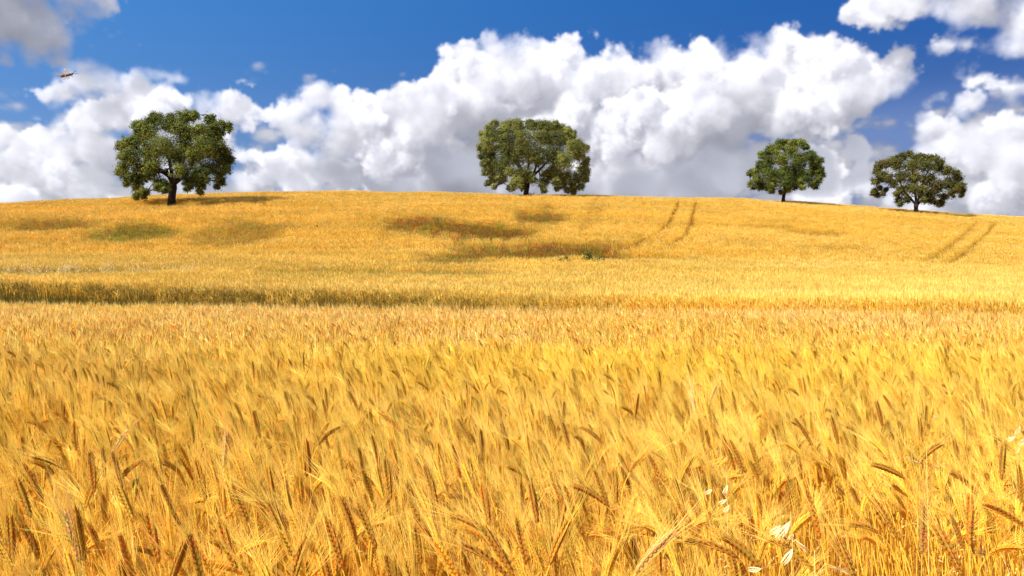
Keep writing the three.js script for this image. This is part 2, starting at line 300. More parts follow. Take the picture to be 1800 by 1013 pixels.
// One plant: bending stalk, ear of overlapping grains in rows, long awns, a dry leaf. lean < 0 bends to the left. detail 2 near, 1 middle, 0 far.
function plant(R, detail, o = {}) {
  const out = { stalk: new MB(), ear: new MB(), awn: new MB(), leaf: new MB() };
  const h = o.height ?? mix(0.80, 0.95, R()), lean = o.lean ?? mix(-0.55, 0.22, R()), side = mix(-0.15, 0.15, R()), nod = o.nod ?? (R() < 0.3 ? mix(0.5, 1.5, R()) : mix(0, 0.35, R())), tone = detail ? mix(0.82, 1.12, R()) : mix(0.95, 1.08, R());
  const ripe = R() < 0.28 || o.label ? 0.05 : 0.68, earTone = EAR.map((c, i) => mix(c, STRAW[i], detail ? ripe : 0.72)), awnTone = AWN.map((c, i) => mix(c, [0.96, 0.75, 0.20][i], [0.4, 1, 0.2][detail])), straw = STRAW.map((c, i) => mix(c, [0.95, 0.64, 0.07][i], [0.8, 0.7, 0.5][detail]));  // awns palest at middle detail: their grazing sheen is put into the colour
  const pale = o.pale ?? 0, k3 = (c) => [mix(c[0], 0.95, pale) * tone, mix(c[1], 0.74, pale) * tone, mix(c[2], 0.32, pale) * tone];
  const earLength = o.ear ?? mix(0.06, 0.085, R());
  // path of the stalk, then of the ear; the bend is at the top
  const path = [V(0, 0, 0)], n = detail ? 6 : 3; let a = lean * 0.12;
  const dirOf = (t) => V(Math.sin(t), Math.cos(t), side * Math.sin(Math.abs(t)) + side * 0.2).normalize();
  for (let i = 0; i < n; i++) { a += lean * 0.5 / n * (i / n + 0.4); path.push(path[i].clone().addScaledVector(dirOf(a), h / n)); }
  const sgn = lean < 0 ? -1 : 1, w = detail === 2 ? 0.0013 : detail === 1 ? 0.0019 : 0.004;
  const neck = path.at(-1), ns = detail === 2 ? 3 : 1;
  for (let i = 0; i < ns; i++) { a += sgn * nod * 0.35 / ns + lean * 0.3 / ns; path.push(path.at(-1).clone().addScaledVector(dirOf(a), 0.06 / ns)); }
  out.stalk.color(...k3(straw)).tube(path, path.map((_, i) => w * mix(1.25, 0.75, i / (path.length - 1))), 3);
  const rows = detail === 2 ? 9 : 5, axis = []; let at = path.at(-1).clone();
  for (let i = 0; i <= rows; i++) { axis.push([at.clone(), dirOf(a)]); a += sgn * nod * 0.6 / rows; at = at.clone().addScaledVector(dirOf(a), earLength / rows); }
  const flat = V(Math.cos(0.7 + R() * 6), 0, Math.sin(0.7 + R() * 6)).normalize();
  const earColor = () => out.ear.color(...k3(earTone).map((c) => c * mix(0.8, 1.25, R())));
  const awnColor = () => out.awn.color(...k3(awnTone).map((c) => c * mix(0.85, 1.12, R())));
  const awn = (from, dir, length, wide) => {
    awnColor();
    const bend = V((R() - 0.5) * 0.14 - 0.05, (R() - 0.5) * 0.1, (R() - 0.5) * 0.14), mid = from.clone().addScaledVector(dir, length * 0.5), tip = from.clone().addScaledVector(dir.clone().add(bend).normalize(), length), sd = V(1, 0, 0.4).cross(dir).normalize();
    if (detail === 2) { const s2 = dir.clone().cross(sd); for (const s of [sd, s2]) { out.awn.blade([from, mid, tip], [wide, wide * 0.75, 0], s); } }
    else out.awn.blade([from, tip], [wide, 0], sd);
  };
  if (detail === 2) {
    for (let i = 0; i < rows; i++) {
      const [p, t] = axis[i], q = t.clone().cross(flat).normalize(), f = q.clone().cross(t), fat = Math.sin(Math.PI * clamp((i + 1.2) / (rows + 1.4))) * 0.5 + 0.55;
      for (const [v, s] of [[f, 1], [f, -1], [q, 1], [q, -1]]) {
        const from = p.clone().addScaledVector(v, s * 0.0030 * fat).addScaledVector(t, v === q ? earLength / rows * 0.5 : 0), dir = t.clone().addScaledVector(v, s * 0.18).normalize();
        earColor(); out.ear.grain(from, dir, 0.0185 * fat, 0.0036 * fat, q);
        if (R() < 0.36) continue;
        const ad = t.clone().addScaledVector(v, s * mix(0.05, 0.26, R()) ).add(V((R() - 0.5) * 0.12, 0, (R() - 0.5) * 0.12)).normalize();
        awn(from.clone().addScaledVector(dir, 0.012 * fat), ad, mix(0.075, 0.125, R()), 0.00042);
      }
    }
    earColor(); out.ear.tube(axis.map((x) => x[0]), axis.map((_, i) => 0.0042 * Math.sin(Math.PI * mix(0.2, 0.93, i / rows))), 5);
    earColor(); out.ear.grain(axis[rows][0], axis[rows][1], 0.011, 0.0022, flat);
  } else {
    const fat = detail ? 0.0074 : 0.0085;
    earColor(); out.ear.tube(axis.filter((_, i) => detail || i % 2 === 1 || i === 0 || i === rows).map((x) => x[0]), axis.filter((_, i) => detail || i % 2 === 1 || i === 0 || i === rows).map((_, i, l) => fat * Math.sin(Math.PI * mix(0.18, 0.9, i / (l.length - 1)))), detail ? 5 : 4);
    const count = detail ? 6 : 4;
    for (let i = 0; i < count; i++) { const [p, t] = axis[Math.floor(R() * rows)], v = V(R() - 0.5, R() - 0.5, R() - 0.5).normalize(); awn(p, t.clone().addScaledVector(v, mix(0.05, 0.32, R())).normalize(), mix(0.09, 0.15, R()), detail ? 0.0011 : 0.0034); }
  }
  const leaves = o.leaves ?? (R() < 0.7 ? 1 : 2);
  for (let l = 0; l < leaves; l++) {
    const i = 1 + Math.floor(R() * (n - 2)), from = path[i], turn = R() * 6.28, out2 = V(Math.cos(turn), 0, Math.sin(turn)), long = mix(0.10, 0.22, R()), rise = mix(-0.2, 0.8, R()), pts = [], m = detail === 2 ? 5 : detail ? 3 : 2;
    for (let j = 0; j <= m; j++) { const t = j / m; pts.push(from.clone().addScaledVector(out2, long * t * 0.8).add(V(0, long * (rise * t - t * t * 0.9), 0))); }
    out.leaf.color(...k3(LEAF)).blade(pts, pts.map((_, j) => j === m ? 0 : (detail === 2 ? 0.0028 : detail ? 0.0035 : 0.007) * (1 - j / m * 0.5)), V(-Math.sin(turn), 0.35, Math.cos(turn)).normalize());
  }
  out.tip = axis[Math.floor(rows / 2)][0];
  return out;
}
const whole = (parts) => { const b = new MB(); for (const k of ['stalk', 'ear', 'awn', 'leaf']) { b.p.push(...parts[k].p); b.c.push(...parts[k].c); } return b; };
function clump(R, count, radius, detail, o) {
  const b = new MB(), m = new THREE.Matrix4();
  for (let i = 0; i < count; i++) {
    const r = radius * Math.sqrt(R()), t = R() * 6.283;
    m.makeRotationY(mix(-0.9, 0.9, R())).setPosition(r * Math.cos(t), 0, r * Math.sin(t));
    b.add(whole(plant(R, detail, o?.(R))), m);
  }
  return b.geometry();
}
const wheatMaterial = new THREE.MeshPhysicalMaterial({ vertexColors: true, roughness: 0.9, side: THREE.DoubleSide, transmission: 0.3, thickness: 0, specularIntensity: 0.35 });
// Instances of a few variants, all under one object of kind stuff.
function mass(name, label, variants, copies) {
  const root = base(name, V(0, 0, 0)); tag(root, label, 'wheat', null, 'stuff');
  const m = new THREE.Matrix4(), q = new THREE.Quaternion(), e = new THREE.Euler();
  variants.forEach((g, k) => {
    const mine = copies.filter((c) => c.variant % variants.length === k);
    const im = new THREE.InstancedMesh(g, wheatMaterial, mine.length); im.name = 'wheat_clump' + (k ? '_' + String(k).padStart(3, '0') : ''); im.userData = { kind: 'stuff' };
    im.castShadow = im.receiveShadow = true;
    mine.forEach((c, i) => { q.setFromEuler(e.set(c.tx ?? 0, c.turn, c.tz ?? 0)); im.setMatrixAt(i, m.compose(V(c.x, c.y, c.z), q, V(c.s, c.sy ?? c.s, c.s))); im.setColorAt(i, rgb(...c.color)); });
    root.add(im);
  });
  return root;
}

// tramlines up the hill and patches of darker, weedier crop: plotted on the land
const line = (pts) => pts.map(([x, y]) => spot(x, y));
const tracks = [[[1194, 352], [1190, 366], [1178, 388], [1152, 409], [1120, 425], [1090, 437]], [[1224, 353], [1221, 368], [1215, 390], [1208, 409], [1185, 424], [1150, 436]], [[1046, 350], [1040, 368], [1032, 388], [1024, 402]], [[1064, 350], [1056, 368], [1050, 382]], [[1717, 391], [1700, 406], [1680, 426], [1652, 445], [1630, 462]], [[1750, 394], [1731, 412], [1712, 432], [1684, 453], [1660, 468]], [[700, 365], [690, 392], [676, 420]]].map(line);
const trackWeight = [1, 1, 0.35, 0.25, 0.7, 0.8, 0.3];
function onTrack(x, z) {
  let best = 0;
  tracks.forEach((t, k) => { for (let i = 0; i + 1 < t.length; i++) { const [ax, az] = t[i], [bx, bz] = t[i + 1], l = (bx - ax) ** 2 + (bz - az) ** 2, s = clamp(((x - ax) * (bx - ax) + (z - az) * (bz - az)) / l), d = Math.hypot(x - ax - s * (bx - ax), z - az - s * (bz - az)); if (d < 0.27) best = Math.max(best, trackWeight[k]); } });
  return best;
}
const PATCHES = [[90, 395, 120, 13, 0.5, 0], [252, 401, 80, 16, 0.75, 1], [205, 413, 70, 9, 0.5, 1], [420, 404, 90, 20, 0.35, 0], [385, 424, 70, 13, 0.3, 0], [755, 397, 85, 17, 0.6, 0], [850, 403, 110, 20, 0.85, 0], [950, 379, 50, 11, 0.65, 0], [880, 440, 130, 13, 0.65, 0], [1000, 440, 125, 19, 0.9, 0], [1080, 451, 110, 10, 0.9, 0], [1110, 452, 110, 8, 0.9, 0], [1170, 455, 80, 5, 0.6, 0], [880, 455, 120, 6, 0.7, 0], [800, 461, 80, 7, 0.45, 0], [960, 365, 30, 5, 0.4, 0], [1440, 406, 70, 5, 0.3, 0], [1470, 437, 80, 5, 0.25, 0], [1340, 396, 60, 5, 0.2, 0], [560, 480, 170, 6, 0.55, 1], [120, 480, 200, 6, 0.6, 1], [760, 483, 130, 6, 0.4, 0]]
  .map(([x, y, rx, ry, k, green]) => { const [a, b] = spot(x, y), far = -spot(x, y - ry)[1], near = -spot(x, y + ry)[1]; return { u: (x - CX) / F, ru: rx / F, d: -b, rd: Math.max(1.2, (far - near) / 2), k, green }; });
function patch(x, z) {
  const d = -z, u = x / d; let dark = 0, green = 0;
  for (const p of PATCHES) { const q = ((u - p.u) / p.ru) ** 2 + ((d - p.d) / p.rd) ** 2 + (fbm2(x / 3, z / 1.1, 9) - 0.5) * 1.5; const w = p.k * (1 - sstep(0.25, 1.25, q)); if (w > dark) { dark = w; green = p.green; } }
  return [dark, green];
}

{
  const R = rng(11);
  // the front field: single plants near the eye, small clumps beyond
  const near = [], mid = [];
  const shade = (x, z) => { const v = fbm2(x / 1.3, z / 1.3, 3); return [mix(0.98, 1.1, v), mix(0.96, 1.12, v), mix(0.6, 1.35, fbm2(x / 2.3, z / 2.3, 8))]; };
  const frontLine = (x) => 1.12 + 0.75 * sstep(0.25, 0.75, x) + 0.25 * (noise2(x * 3, 1, 4) - 0.5);
  for (let i = 0; i < 14500; i++) {
    const d = Math.sqrt(mix(0.9, 5.4 ** 2, R())), x = mix(-0.80, 0.80, R()) * (d + 0.5), z = -d;
    if (d < frontLine(x) || ((x - 0.93) / 0.12) ** 2 + ((d - 1.85) / 0.42) ** 2 < 1) continue;
    const k = mix(0.9, 1.1, R()), c = shade(x, z);
    near.push({ variant: Math.floor(R() * 24), x, y: ground(x, z) - 0.01, z, turn: mix(-1.1, 1.1, R()), tx: mix(-0.1, 0.1, R()), tz: mix(-0.1, 0.13, R()), s: mix(0.86, 1.03, R()), color: c.map((v) => v * k) });
  }
  for (let i = 0; i < 11500; i++) {
    const d = Math.sqrt(mix(4.6 ** 2, 18.5 ** 2, R())), x = mix(-0.78, 0.78, R()) * d, z = -d;
    if (d > edgeNear(x / d) + 1.5 * (fbm2(x / 1.4, 0, 6) - 0.5) + 0.3 * (R() - 0.5)) continue;
    const k = mix(0.9, 1.12, R()), c = shade(x, z);
    mid.push({ variant: Math.floor(R() * 12), x, y: ground(x, z), z, turn: mix(-0.8, 0.8, R()), tx: mix(-0.08, 0.08, R()), tz: mix(-0.08, 0.12, R()), s: mix(0.87, 1.0, R()), color: c.map((v, j) => v * k * (j === 2 ? 1 + 0.35 * sstep(5, 9, d) : 1)) });  // extra blue farther off paints the whitish awn sheen into the crop colour
  }
  const nearKinds = [], midKinds = [];
  for (let i = 0; i < 24; i++) nearKinds.push(whole(plant(R, 2)).geometry());
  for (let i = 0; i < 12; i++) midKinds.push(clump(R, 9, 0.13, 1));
  mass('wheat', 'ripe golden bearded wheat filling the whole foreground up to the gap', nearKinds.concat([]), near);
  const root = scene.children.at(-1);
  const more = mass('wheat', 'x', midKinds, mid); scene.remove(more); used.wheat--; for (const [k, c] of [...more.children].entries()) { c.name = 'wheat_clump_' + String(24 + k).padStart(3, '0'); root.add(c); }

  // the strip behind the gap and the hill
  const far = [], strip = [], farKinds = [];
  for (let i = 0; i < 10; i++) farKinds.push(clump(R, 14, 0.22, 0));
  for (let i = 0; i < 150000; i++) {
    const d = i < 60000 ? Math.sqrt(mix(13 ** 2, 36 ** 2, R())) : Math.sqrt(mix(36 ** 2, 102 ** 2, R())), u = mix(-0.76, 0.76, R()), x = u * d, z = -d;
    if (d < edgeFar(u) + 1.1 * (fbm2(x / 1.3, 3, 2) - 0.5) || d > crestAt(u) * 1.07) continue;
    if (d > 50 && mound(x, z) > 0.44) continue;
    const tr = d > 24 ? onTrack(x, z) : 0;
    const [dark, green] = patch(x, z), v = fbm2(x / 3, z / 3, 21), w = fbm2(x / 11, z / 5, 31), k = mix(0.88, 1.1, R()) * (R() < 0.1 ? 0.72 : 1) * mix(0.82, 1.14, fbm2(x / 7, z / 1.3, 61));
    let c = [mix(0.92, 1.06, v), mix(0.88, 1.07, v) * mix(0.95, 1.04, w), mix(0.75, 1.4, v * w * 2)];
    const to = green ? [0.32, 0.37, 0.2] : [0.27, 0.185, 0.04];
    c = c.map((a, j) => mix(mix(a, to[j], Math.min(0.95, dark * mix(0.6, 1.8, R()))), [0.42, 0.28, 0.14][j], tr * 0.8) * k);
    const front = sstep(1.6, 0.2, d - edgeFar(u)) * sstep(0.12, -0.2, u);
    if (front > 0 && R() < 0.75) c = c.map((a, j) => mix(a, [0.24, 0.22, 0.12][j], front * 0.85) );  // front clumps tinted dark olive: weeds and shade between stems, painted into the colour
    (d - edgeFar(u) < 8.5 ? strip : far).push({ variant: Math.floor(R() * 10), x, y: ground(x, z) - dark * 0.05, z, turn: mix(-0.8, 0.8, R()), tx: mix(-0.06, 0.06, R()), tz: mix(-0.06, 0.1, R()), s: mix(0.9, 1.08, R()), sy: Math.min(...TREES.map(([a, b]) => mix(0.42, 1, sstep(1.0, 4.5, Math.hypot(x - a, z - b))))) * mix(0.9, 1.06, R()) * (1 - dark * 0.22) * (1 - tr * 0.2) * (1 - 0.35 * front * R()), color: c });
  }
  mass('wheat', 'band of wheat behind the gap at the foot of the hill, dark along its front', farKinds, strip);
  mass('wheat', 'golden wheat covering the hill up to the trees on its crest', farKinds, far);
  console.log('near', near.length, 'mid', mid.length, 'strip', strip.length, 'far', far.length);
}

// ---------------------------------------------------------------- trees
const barkTexture = (() => {
  const n = 256, data = new Uint8Array(n * n * 4);
  for (let y = 0; y < n; y++) for (let x = 0; x < n; x++) { const v = 0.5 * noise2(x / 6, y / 22, 51) + 0.3 * noise2(x / 2.5, y / 9, 52) + 0.2 * noise2(x, y, 53), o = (y * n + x) * 4; data[o] = data[o + 1] = data[o + 2] = 255 * v; data[o + 3] = 255; }
  const t = new THREE.DataTexture(data, n, n); t.wrapS = t.wrapT = THREE.RepeatWrapping; t.magFilter = THREE.LinearFilter; t.needsUpdate = true; return t;
})();
const bark = new THREE.MeshStandardMaterial({ color: rgb(0.026, 0.019, 0.015), roughness: 0.95, bumpMap: barkTexture, bumpScale: 0.05 });
const leafMaterial = new THREE.MeshPhysicalMaterial({ vertexColors: true, roughness: 1, side: THREE.DoubleSide, transmission: 0.3, thickness: 0, specularIntensity: 0.35 });

function limb(points, radii, sides = 9) {                    // smooth tapered limb with uv in metres
  const c = new THREE.CatmullRomCurve3(points), n = points.length * 4, p = [], uv = [], idx = [];
  let along = 0, last = c.getPoint(0);
  for (let i = 0; i <= n; i++) {
    const t = i / n, at = c.getPoint(t), dir = c.getTangent(t), s = V(0.2, 0.1, 1).cross(dir).normalize(), q = dir.clone().cross(s), f = t * (radii.length - 1), k = Math.min(Math.floor(f), radii.length - 2), r = mix(radii[k], radii[k + 1], f - k);
    along += at.distanceTo(last); last = at;
    for (let j = 0; j <= sides; j++) { const a = j / sides * 2 * Math.PI, rr = r * (1 + 0.12 * Math.sin(a * 3 + t * 5) + 0.06 * Math.sin(a * 7 + 1)); const v = at.clone().addScaledVector(s, Math.cos(a) * rr).addScaledVector(q, Math.sin(a) * rr); p.push(v.x, v.y, v.z); uv.push(j / sides, along / 2); if (i < n && j < sides) { const b = i * (sides + 1) + j; idx.push(b, b + 1, b + sides + 2, b, b + sides + 2, b + sides + 1); } }
  }
  const g = new THREE.BufferGeometry(); g.setAttribute('position', new THREE.Float32BufferAttribute(p, 3)); g.setAttribute('uv', new THREE.Float32BufferAttribute(uv, 2)); g.setIndex(idx); g.computeVertexNormals(); return g;
}
function leafSpray(b, R, at, radius, count, tones, size, out) {
  for (let i = 0; i < count; i++) {
    const gs = () => R() + R() + R() - 1.5, v = V(gs(), gs() * 0.85, gs()).multiplyScalar(1.15), p = at.clone().addScaledVector(v, radius).addScaledVector(out, radius * (R() - 0.3) * 1.1);
    const n = v.clone().multiplyScalar(0.8).add(out).add(V(R() - 0.5, R() - 0.1, R() - 0.5)).normalize(), s = V(R() - 0.5, R() - 0.5, R() - 0.5).cross(n).normalize(), q = n.clone().cross(s), l = size * mix(0.7, 1.3, R());
    const c = tones(R); b.color(c[0], c[1], c[2]);
    const a0 = p.clone().addScaledVector(s, -l), a1 = p.clone().addScaledVector(q, l * 0.42).addScaledVector(n, l * 0.12), a2 = p.clone().addScaledVector(s, l), a3 = p.clone().addScaledVector(q, -l * 0.42).addScaledVector(n, l * 0.12);
    b.tri(a0, a1, a2); b.tri(a0, a2, a3);
  }
}
// blobs: [x, y, r] of the crown's lobes in units of `unit` metres, from the foot of the trunk; y up
function tree(o) {
  const R = rng(o.seed), [tx, tz] = o.at, root = base('holm_oak', V(tx, ground(tx, tz) - 0.1, tz));
  tag(root, o.label, 'tree');
  const k = o.unit, P = (x, y, z = 0) => { const f = 1 - z / dist(o.at), up = root.position.y - EYE; return V((x - o.foot[0]) * k * f - tx * (1 - f) * 1, ((o.foot[1] - y) * k + 0.1 + up) * f - up, z); };
  const trunkPath = o.trunk.map(([x, y]) => P(x, y)), r0 = o.girth * k / 2; trunkPath[0].y = -0.25;
  const trunk = part('trunk', limb(trunkPath, [r0 * 1.9, r0 * 1.08, r0 * 0.95, r0 * 0.92, r0 * 0.98, r0 * 0.8], 14), bark, root);
  const xs = o.lobes.map((l) => l[0]), ys = o.lobes.map((l) => l[1]), cx = (Math.min(...xs) + Math.max(...xs)) / 2, rx = (Math.max(...xs) - Math.min(...xs)) / 2 * 1.1, cy = (Math.min(...ys) + Math.max(...ys)) / 2, ry = (Math.max(...ys) - Math.min(...ys)) / 2 * 1.15;
  const lobes = [];
  for (const [x, y, r] of o.lobes) {
    const inside = Math.max(0, 1 - ((x - cx) / rx) ** 2 - (y < cy ? ((y - cy) / ry) ** 2 : ((y - cy) / ry) ** 2 * 0.35)), dep = Math.sqrt(inside) * rx * 0.9;
    if (dep < r * 0.9) lobes.push([P(x, y, (R() - 0.5) * dep * k), r * k]);
    else { lobes.push([P(x, y, mix(0.45, 1, R()) * dep * k), r * k], [P(x + (R() - 0.5) * r, y + (R() - 0.5) * r * 0.5, -mix(0.45, 1, R()) * dep * k), r * k]); }
  }
  const fork = trunkPath.at(-1);
  const nodes = [fork];
  // main limbs drawn from the photograph, then branches that reach for the lobes
  for (const pts of o.limbs) { const path = pts.map(([x, y, z]) => P(x, y, (z ?? 0) * k)); part('branch', limb(path, [r0 * 0.62, r0 * 0.45, r0 * 0.3], 9), bark, trunk); nodes.push(...path.slice(1)); }
  lobes.forEach(([c, r], i) => {
    if (i % 2 && r < 0.45) return;
    let best = fork, bd = 1e9; for (const n of nodes) { const d = n.distanceTo(c) + (n.y > c.y + 0.3 ? 1.5 : 0); if (d < bd) { bd = d; best = n; } }
    if (bd < 0.3) return;
    const m = best.clone().lerp(c, 0.5).add(V((R() - 0.5) * 0.4, 0.15 + R() * 0.25, (R() - 0.5) * 0.4)), rr = clamp(bd * 0.02, 0.03, 0.07);
    part('branch', limb([best, m, c], [rr * 1.5, rr, rr * 0.35], 6), bark, trunk); nodes.push(m, c);
  });
  const b = new MB();
  for (const [c, r] of lobes) {
    const tint = mix(-0.5, 0.5, R());
    const n = Math.round(16 + 44 * (r / 0.75) ** 2);
    for (let j = 0; j < n; j++) {
      const d = V(R() * 2 - 1, R() * 2 - 0.8, R() * 2 - 1).normalize(), p = c.clone().addScaledVector(d, r * (R() < 0.1 ? mix(0.95, 1.22, R()) : mix(0.2, 0.9, Math.sqrt(R())))), t2 = tint + mix(-0.4, 0.4, R()), brown = R() < o.brown ? mix(0.4, 1, R()) : 0;
      const tones = (q) => { const t = clamp(0.5 + t2 * 0.8 + (q() - 0.5) * 0.6), v = mix(0.75, 1.4, q()); return [0, 1, 2].map((i) => mix(mix(o.dark[i], o.light[i], t), [0.17, 0.085, 0.022][i], brown * 0.75) * v); };
      leafSpray(b, R, p, clamp(r * 0.35, 0.16, 0.31) * mix(0.55, 1.4, R()), Math.round((o.leaves ?? 34) * 0.72), tones, 0.075, d);
    }
  }
  part('crown', b.geometry(), leafMaterial, root);
  return root;
}
const dist = ([x, z]) => -z;
{
  // each lobe is [x, y, r] in pixels of an enlarged cutting of the photograph; zoom is its enlargement
  const t1 = TREES[0];
  tree({ seed: 1, at: t1, unit: dist(t1) / F / 4.825, foot: [590, 905], girth: 58, brown: 0.05, dark: [0.040, 0.062, 0.010], light: [0.205, 0.235, 0.034],
    label: 'broad dark green oak on the left with a stout leaning fork and ragged drooping skirts',
    trunk: [[595, 905], [590, 850], [592, 790], [598, 740], [605, 695]],
    limbs: [[[602, 700], [560, 630], [540, 570]], [[600, 700], [585, 580], [560, 480], [520, 400]], [[612, 700], [720, 610], [765, 520], [800, 420]], [[606, 700, 0], [640, 600, 60], [660, 470, 120]], [[606, 700, 0], [660, 590, -80], [700, 450, -140]], [[560, 630, 0], [460, 560, 80], [380, 470, 120]]],
    lobes: [[310, 212, 44], [345, 205, 44], [430, 140, 46], [410, 190, 50], [400, 270, 80], [480, 170, 50], [560, 200, 70], [575, 140, 28], [640, 190, 60], [690, 140, 56], [750, 135, 50], [790, 120, 30], [660, 270, 80], [770, 270, 60], [830, 240, 50], [900, 165, 42], [930, 145, 30], [1010, 185, 26], [1040, 220, 36], [1075, 205, 24], [1075, 250, 24], [950, 230, 52], [905, 280, 70], [960, 310, 52], [1000, 270, 30], [160, 390, 44], [215, 360, 50], [270, 370, 56], [310, 320, 56], [300, 270, 30], [240, 460, 72], [180, 470, 36], [175, 560, 52], [150, 600, 30], [205, 640, 42], [205, 700, 24], [300, 570, 76], [260, 650, 50], [330, 660, 52], [300, 730, 40], [320, 770, 40], [295, 810, 24], [350, 805, 24], [370, 770, 20], [400, 430, 90], [420, 560, 80], [410, 640, 44], [520, 390, 90], [500, 700, 56], [530, 755, 30], [470, 735, 34], [555, 720, 30], [600, 480, 80], [650, 600, 58], [720, 390, 90], [770, 480, 84], [850, 380, 90], [940, 430, 90], [1000, 400, 54], [1045, 455, 56], [1080, 500, 34], [1010, 540, 70], [1040, 590, 30], [1000, 640, 44], [1010, 690, 28], [975, 720, 22], [900, 590, 74], [820, 620, 62], [780, 680, 44], [720, 680, 44], [740, 720, 26], [840, 720, 36], [830, 770, 22], [715, 750, 12], [870, 670, 40]] });
  const t2 = TREES[1];
  tree({ seed: 2, at: t2, unit: dist(t2) / F / 5.064, foot: [582, 832], girth: 48, brown: 0.06, dark: [0.054, 0.072, 0.012], light: [0.27, 0.285, 0.062],
    label: 'wide olive green oak at the middle of the skyline, crown hanging almost to the ground',
    trunk: [[582, 832], [582, 800], [585, 760], [590, 720], [592, 690]],
    limbs: [[[592, 700], [560, 620], [520, 520], [460, 420]], [[594, 700], [640, 630], [710, 560], [790, 470]], [[592, 700], [600, 560], [620, 420]], [[592, 700, 0], [650, 600, 90], [700, 430, 140]], [[592, 700, 0], [540, 600, -90], [480, 450, -140]]],
    lobes: [[280, 180, 48], [250, 210, 44], [310, 155, 30], [190, 245, 30], [230, 270, 60], [300, 260, 60], [170, 375, 36], [240, 350, 76], [190, 450, 30], [240, 450, 66], [220, 520, 40], [270, 550, 70], [220, 590, 34], [290, 650, 60], [250, 690, 26], [300, 715, 20], [350, 640, 46], [410, 180, 52], [440, 160, 30], [400, 250, 60], [390, 330, 90], [500, 170, 50], [500, 140, 20], [520, 230, 70], [600, 160, 36], [630, 180, 52], [690, 180, 48], [560, 300, 90], [760, 185, 52], [820, 190, 44], [850, 165, 30], [890, 205, 46], [940, 220, 42], [1000, 255, 34], [990, 285, 26], [700, 290, 90], [830, 300, 90], [920, 300, 70], [1040, 345, 48], [1080, 360, 40], [1120, 375, 24], [990, 380, 70], [1060, 440, 70], [1115, 490, 36], [1100, 550, 50], [1110, 600, 36], [1110, 655, 28], [1050, 650, 60], [1060, 720, 34], [1000, 770, 22], [1000, 720, 36], [950, 750, 26], [940, 640, 76], [900, 700, 40], [830, 590, 70], [850, 680, 40], [855, 740, 16], [760, 610, 56], [740, 690, 48], [740, 755, 24], [580, 620, 74], [520, 610, 60], [490, 680, 60], [450, 730, 34], [550, 720, 36], [650, 660, 34], [430, 450, 100], [560, 430, 100], [690, 450, 100], [820, 450, 100], [930, 500, 90], [360, 540, 76], [430, 590, 44]] });
  const t3 = TREES[2];
  tree({ seed: 3, at: t3, unit: dist(t3) / F / 3.913, foot: [335, 530], girth: 24, brown: 0.06, dark: [0.030, 0.058, 0.010], light: [0.21, 0.25, 0.032],
    label: 'small domed oak right of centre, green with sunlit yellowish lower front',
    trunk: [[335, 530], [335, 505], [338, 470], [345, 440], [350, 415]], leaves: 38,
    limbs: [[[350, 418], [320, 370], [280, 310]], [[350, 418], [390, 360], [430, 290]], [[350, 418], [355, 330], [360, 240]]],
    lobes: [[312, 100, 24], [305, 125, 28], [350, 98, 22], [385, 100, 22], [430, 95, 24], [460, 105, 26], [490, 125, 22], [385, 150, 46], [270, 155, 38], [240, 150, 26], [185, 185, 24], [215, 190, 30], [230, 230, 44], [320, 210, 50], [430, 215, 56], [510, 185, 36], [545, 200, 26], [560, 235, 42], [590, 220, 18], [590, 285, 26], [555, 300, 46], [600, 320, 18], [575, 350, 28], [540, 370, 32], [555, 400, 20], [135, 300, 28], [110, 310, 16], [195, 280, 44], [150, 345, 32], [110, 385, 18], [130, 405, 16], [175, 390, 36], [250, 320, 52], [265, 385, 40], [255, 430, 18], [220, 410, 18], [335, 300, 54], [430, 310, 56], [355, 370, 44], [440, 375, 40], [480, 340, 48], [365, 415, 26], [470, 405, 16], [410, 400, 24], [170, 245, 24], [320, 440, 14]] });
  const t4 = TREES[3];
  tree({ seed: 4, at: t4, unit: dist(t4) / F / 3.913, foot: [1258, 595], girth: 29, brown: 0.2, dark: [0.036, 0.052, 0.010], light: [0.15, 0.155, 0.026],
    label: 'flat-topped oak farthest right with brownish upper leaves and a low forked trunk',
    trunk: [[1258, 595], [1258, 570], [1257, 545], [1258, 525], [1258, 508]], leaves: 30,
    limbs: [[[1256, 515], [1222, 475], [1180, 420], [1140, 350]], [[1262, 515], [1295, 480], [1350, 420], [1400, 360]], [[1258, 512], [1250, 420], [1240, 320]], [[1258, 512, 0], [1290, 420, 60], [1310, 330, 100]]],
    lobes: [[1170, 182, 28], [1212, 168, 22], [1130, 195, 24], [1105, 200, 16], [1250, 190, 30], [1295, 190, 30], [1350, 195, 28], [1400, 200, 26], [1430, 220, 24], [1000, 250, 30], [1040, 238, 36], [985, 285, 24], [1090, 230, 34], [1140, 240, 44], [1230, 240, 50], [1320, 245, 50], [1410, 262, 44], [1480, 285, 36], [1530, 300, 26], [1550, 335, 30], [1570, 385, 24], [1580, 420, 16], [1570, 450, 12], [1530, 400, 36], [1480, 365, 48], [1500, 440, 28], [1010, 320, 36], [980, 360, 26], [970, 420, 18], [960, 435, 14], [990, 450, 18], [1030, 440, 14], [1050, 410, 14], [1010, 400, 16], [1060, 330, 40], [1095, 370, 30], [1150, 320, 46], [1240, 330, 52], [1340, 345, 52], [1410, 390, 48], [1450, 460, 26], [1430, 500, 20], [1420, 515, 12], [1360, 450, 42], [1390, 500, 16], [1300, 420, 42], [1230, 410, 42], [1155, 420, 40], [1135, 480, 24], [1145, 510, 14], [1190, 475, 24], [1310, 485, 20], [1350, 490, 18], [1120, 440, 18]] });
}

